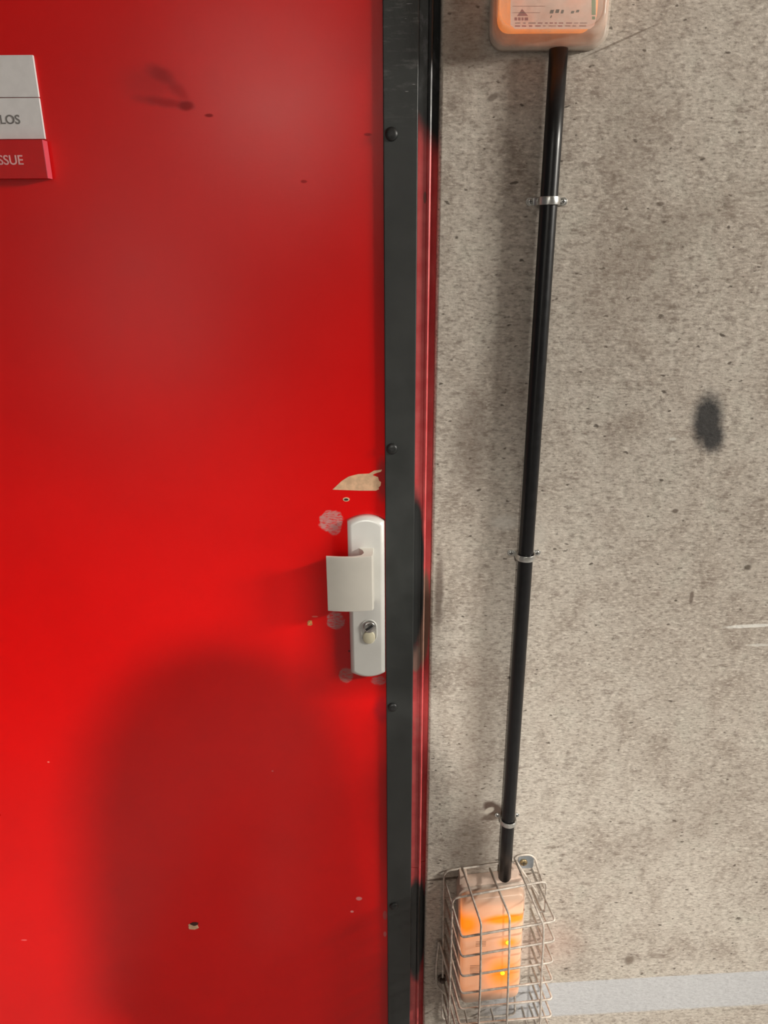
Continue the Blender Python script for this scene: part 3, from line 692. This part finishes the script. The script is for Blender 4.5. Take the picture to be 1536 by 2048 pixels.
B = [pp(0, 0, 0.93, .135, .10), pp(0, -.005, 1.08, .12, .09), pp(0, 0, 1.24, .14, .095), pp(0, 0, 1.37, .115, .08), pp(0, .01, 1.45, .052), pp(0, .025, 1.51, .048)]
E = [(0, 1), (1, 2), (2, 3), (3, 4), (4, 5)]
def chain(frm, pts):
    k = frm
    for p in pts: B.append(p); E.append((k, len(B) - 1)); k = len(B) - 1
    return k
hands = {}
rw = (0.045, -0.985, 1.445)                                  # right wrist, below the phone
k = chain(3, [pp(.165, 0, 1.37, .058), (0.13, -1.27, 1.17, .046), (0.09, -1.12, 1.31, .034), (*rw, .026, .020)]); hands[1] = Vector(rw)
chain(0, [pp(.088, .005, .84, .086), pp(.10, .02, .49, .057), pp(.105, -.01, .28, .053), pp(.11, -.01, .10, .040)])
lw_ = pp(-.215, .07, .86); k = chain(3, [pp(-.165, 0, 1.37, .058), pp(-.205, -.02, 1.10, .046), pp(-.212, .03, .97, .036), (*lw_, .025, .019)]); hands[-1] = Vector(lw_)
chain(0, [pp(-.088, .005, .84, .086), pp(-.10, .02, .49, .057), pp(-.105, -.01, .28, .053), pp(-.11, -.01, .10, .040)])
bodyo = skin('body', B, E, SKIN, proot)
# head, one closed surface with brow, nose, chin and ears
bm = bmesh.new(); bmesh.ops.create_uvsphere(bm, u_segments=28, v_segments=20, radius=1.0)
HC = Vector(pp(0, .04, 1.595))
for v in bm.verts:
    x, y, z = v.co; w_ = 0.076 * (1 - 0.25 * max(0, -z)); d_ = 0.095
    nose = 0.020 * math.exp(-((x / .16) ** 2 + ((z + .22) / .2) ** 2)) * (y > 0); eye = -0.008 * (math.exp(-(((x - .42) / .2) ** 2 + (z / .14) ** 2)) + math.exp(-(((x + .42) / .2) ** 2 + (z / .14) ** 2))) * (y > 0)
    ear = 0.014 * math.exp(-((y / .18) ** 2 + ((z + .08) / .22) ** 2)) * (1 if x > 0 else -1) * (abs(x) > .7)
    mouth = 0.005 * math.exp(-((x / .3) ** 2 + ((z + .55) / .08) ** 2)) * (y > 0)
    v.co = HC + Vector((x * w_ + ear, y * d_ + nose + eye + mouth, z * .115))
build('head', bm, SKIN, proot, smooth=True)
bm = bmesh.new()                                                   # added open-fronted cover that rounds the head's shadow into an arch
hr = []
for k in range(13):
    q_ = k / 12; zz = 1.405 + q_ * .315; rad = .135 - .03 * q_ if q_ < .45 else .1215 * math.sqrt(max(0.02, 1 - ((q_ - .45) / .58) ** 2))
    hr.append([(HC.x + rad * math.sin(a_) * .98, HC.y - .022 + rad * math.cos(a_) * .95, zz) for a_ in [R(38 + 284 * i / 24) for i in range(25)]])
hv = [[bm.verts.new(p) for p in rr] for rr in hr]
for a_, b_ in zip(hv, hv[1:]):
    for i in range(24): bm.faces.new((a_[i], a_[i + 1], b_[i + 1], b_[i]))
bm.faces.new(hv[-1])
ho = build('shadow_hood', bm, CLOTH, proot, smooth=True); ho.modifiers.new('thickness', 'SOLIDIFY').thickness = 0.008
bm = bmesh.new(); bmesh.ops.create_uvsphere(bm, u_segments=24, v_segments=16, radius=1.0)
for v in bm.verts:
    x, y, z = v.co; v.co = HC + Vector((x * .083, -.012 + y * .098, .018 + max(z, -.55 if y < 0.1 else .25) * .112))
build('hair', bm, HAIR, proot, smooth=True)
# clothes
J = [(x, y, z, *[q + .012 for q in r_]) for x, y, z, *r_ in B[:4]]; JE = [(0, 1), (1, 2), (2, 3)]
for base in (6, 14):
    k = 3
    for q in B[base:base + 3]:
        J.append((*q[:3], *[a + .012 for a in q[3:]])); JE.append((k, len(J) - 1)); k = len(J) - 1
    a, b = Vector(B[base + 2][:3]), Vector(B[base + 3][:3]); e_ = a.lerp(b, 0.8)
    J.append((*e_, .040)); JE.append((k, len(J) - 1))
skin('jacket', J, JE, CLOTH, proot)
T = [(*B[0][:3], .16, .12)]; TE = []
for base in (10, 18):
    k = 0
    for q in B[base:base + 4]:
        T.append((*q[:3], *[a + .016 for a in q[3:]])); TE.append((k, len(T) - 1)); k = len(T) - 1
skin('trousers', T, TE, JEANS, proot)
for s_ in (-1, 1):
    bm = bmesh.new()
    ol = [(-.035, -.07), (-.042, 0), (-.046, .10), (-.035, .17), (0, .195), (.035, .17), (.046, .10), (.042, 0), (.035, -.07), (0, -.085)]
    fx, fy, _z = pp(.11 * s_, .01, 0)
    loft(bm, [[(fx + a, fy + b, 0.001) for a, b in ol], [(fx + a, fy + b, .03) for a, b in ol], [(fx + a * .85, fy + b * .93, .065) for a, b in ol], [(fx + a * .7, fy + b * .45 - .012, .10) for a, b in ol]])
    build('shoe', bm, SHOE, proot, smooth=True)
# right hand closed round the phone, left hand hanging; five fingers each
phx, phy, phz = 0.0, -0.935, 1.500
def V(*a): return Vector(a)
wr = hands[1]; kn = V(phx + .066, phy - .012, phz - .040)
H = [(*wr, .024, .018), (*wr.lerp(kn, .55), .032, .016), (*kn, .032, .014)]; HE = [(0, 1), (1, 2)]
def finger(k, pts):
    for p_, rr in pts: H.append((*p_, rr)); HE.append((k, len(H) - 1)); k = len(H) - 1
for dz, L_ in ((.058, .034), (.038, .038), (.018, .036), (-.002, .030)):
    p0 = kn + V(.012, .004, dz); p1 = p0 + V(.004, .022, .003)
    finger(2, [(p0, .0092), (p1, .0088), (p1 + V(-L_ * .6, .006, .001), .008), (p1 + V(-L_, .003, .001), .0066)])
finger(1, [(kn + V(-.004, -.018, .0), .0115), (kn + V(-.022, -.016, .024), .0098), (kn + V(-.038, -.008, .042), .008)])
skin('hand', H, HE, SKIN, proot)
wr = hands[-1]; f_ = Vector((-_s, _c, 0)); o_ = Vector((-_c, -_s, 0)); kn = wr + V(0, 0, -.085) + f_ * .012
H = [(*wr, .018, .024), (*wr.lerp(kn, .5), .016, .034), (*kn, .014, .036)]; HE = [(0, 1), (1, 2)]
for q_, L_ in ((.030, .070), (.010, .078), (-.010, .072), (-.029, .056)):
    p0 = kn + f_ * q_ + V(0, 0, -.008); p1 = p0 + V(0, 0, -L_ * .45) - o_ * .004; p2 = p1 + V(0, 0, -L_ * .3) - o_ * .014
    finger(2, [(p0, .009), (p1, .0086), (p2, .0078), (p2 + V(0, 0, -L_ * .2) - o_ * .012, .0066)])
finger(1, [(wr + V(0, 0, -.035) + f_ * .030, .0115), (wr + V(0, 0, -.065) + f_ * .046 - o_ * .008, .0095), (wr + V(0, 0, -.088) + f_ * .044 - o_ * .016, .008)])
skin('hand', H, HE, SKIN, proot)
ph = bmesh.new(); prism(ph, rrect(phx + .0, phz, .072, .145, .010), -0.9285, -0.9365)
tag(build('phone', ph, plain('phone_glass', (0.02, 0.02, 0.022), 0.2), bevel=0.002, origin=(phx, phy, phz)), 'dark phone held upright in the right hand to take the picture', 'phone')
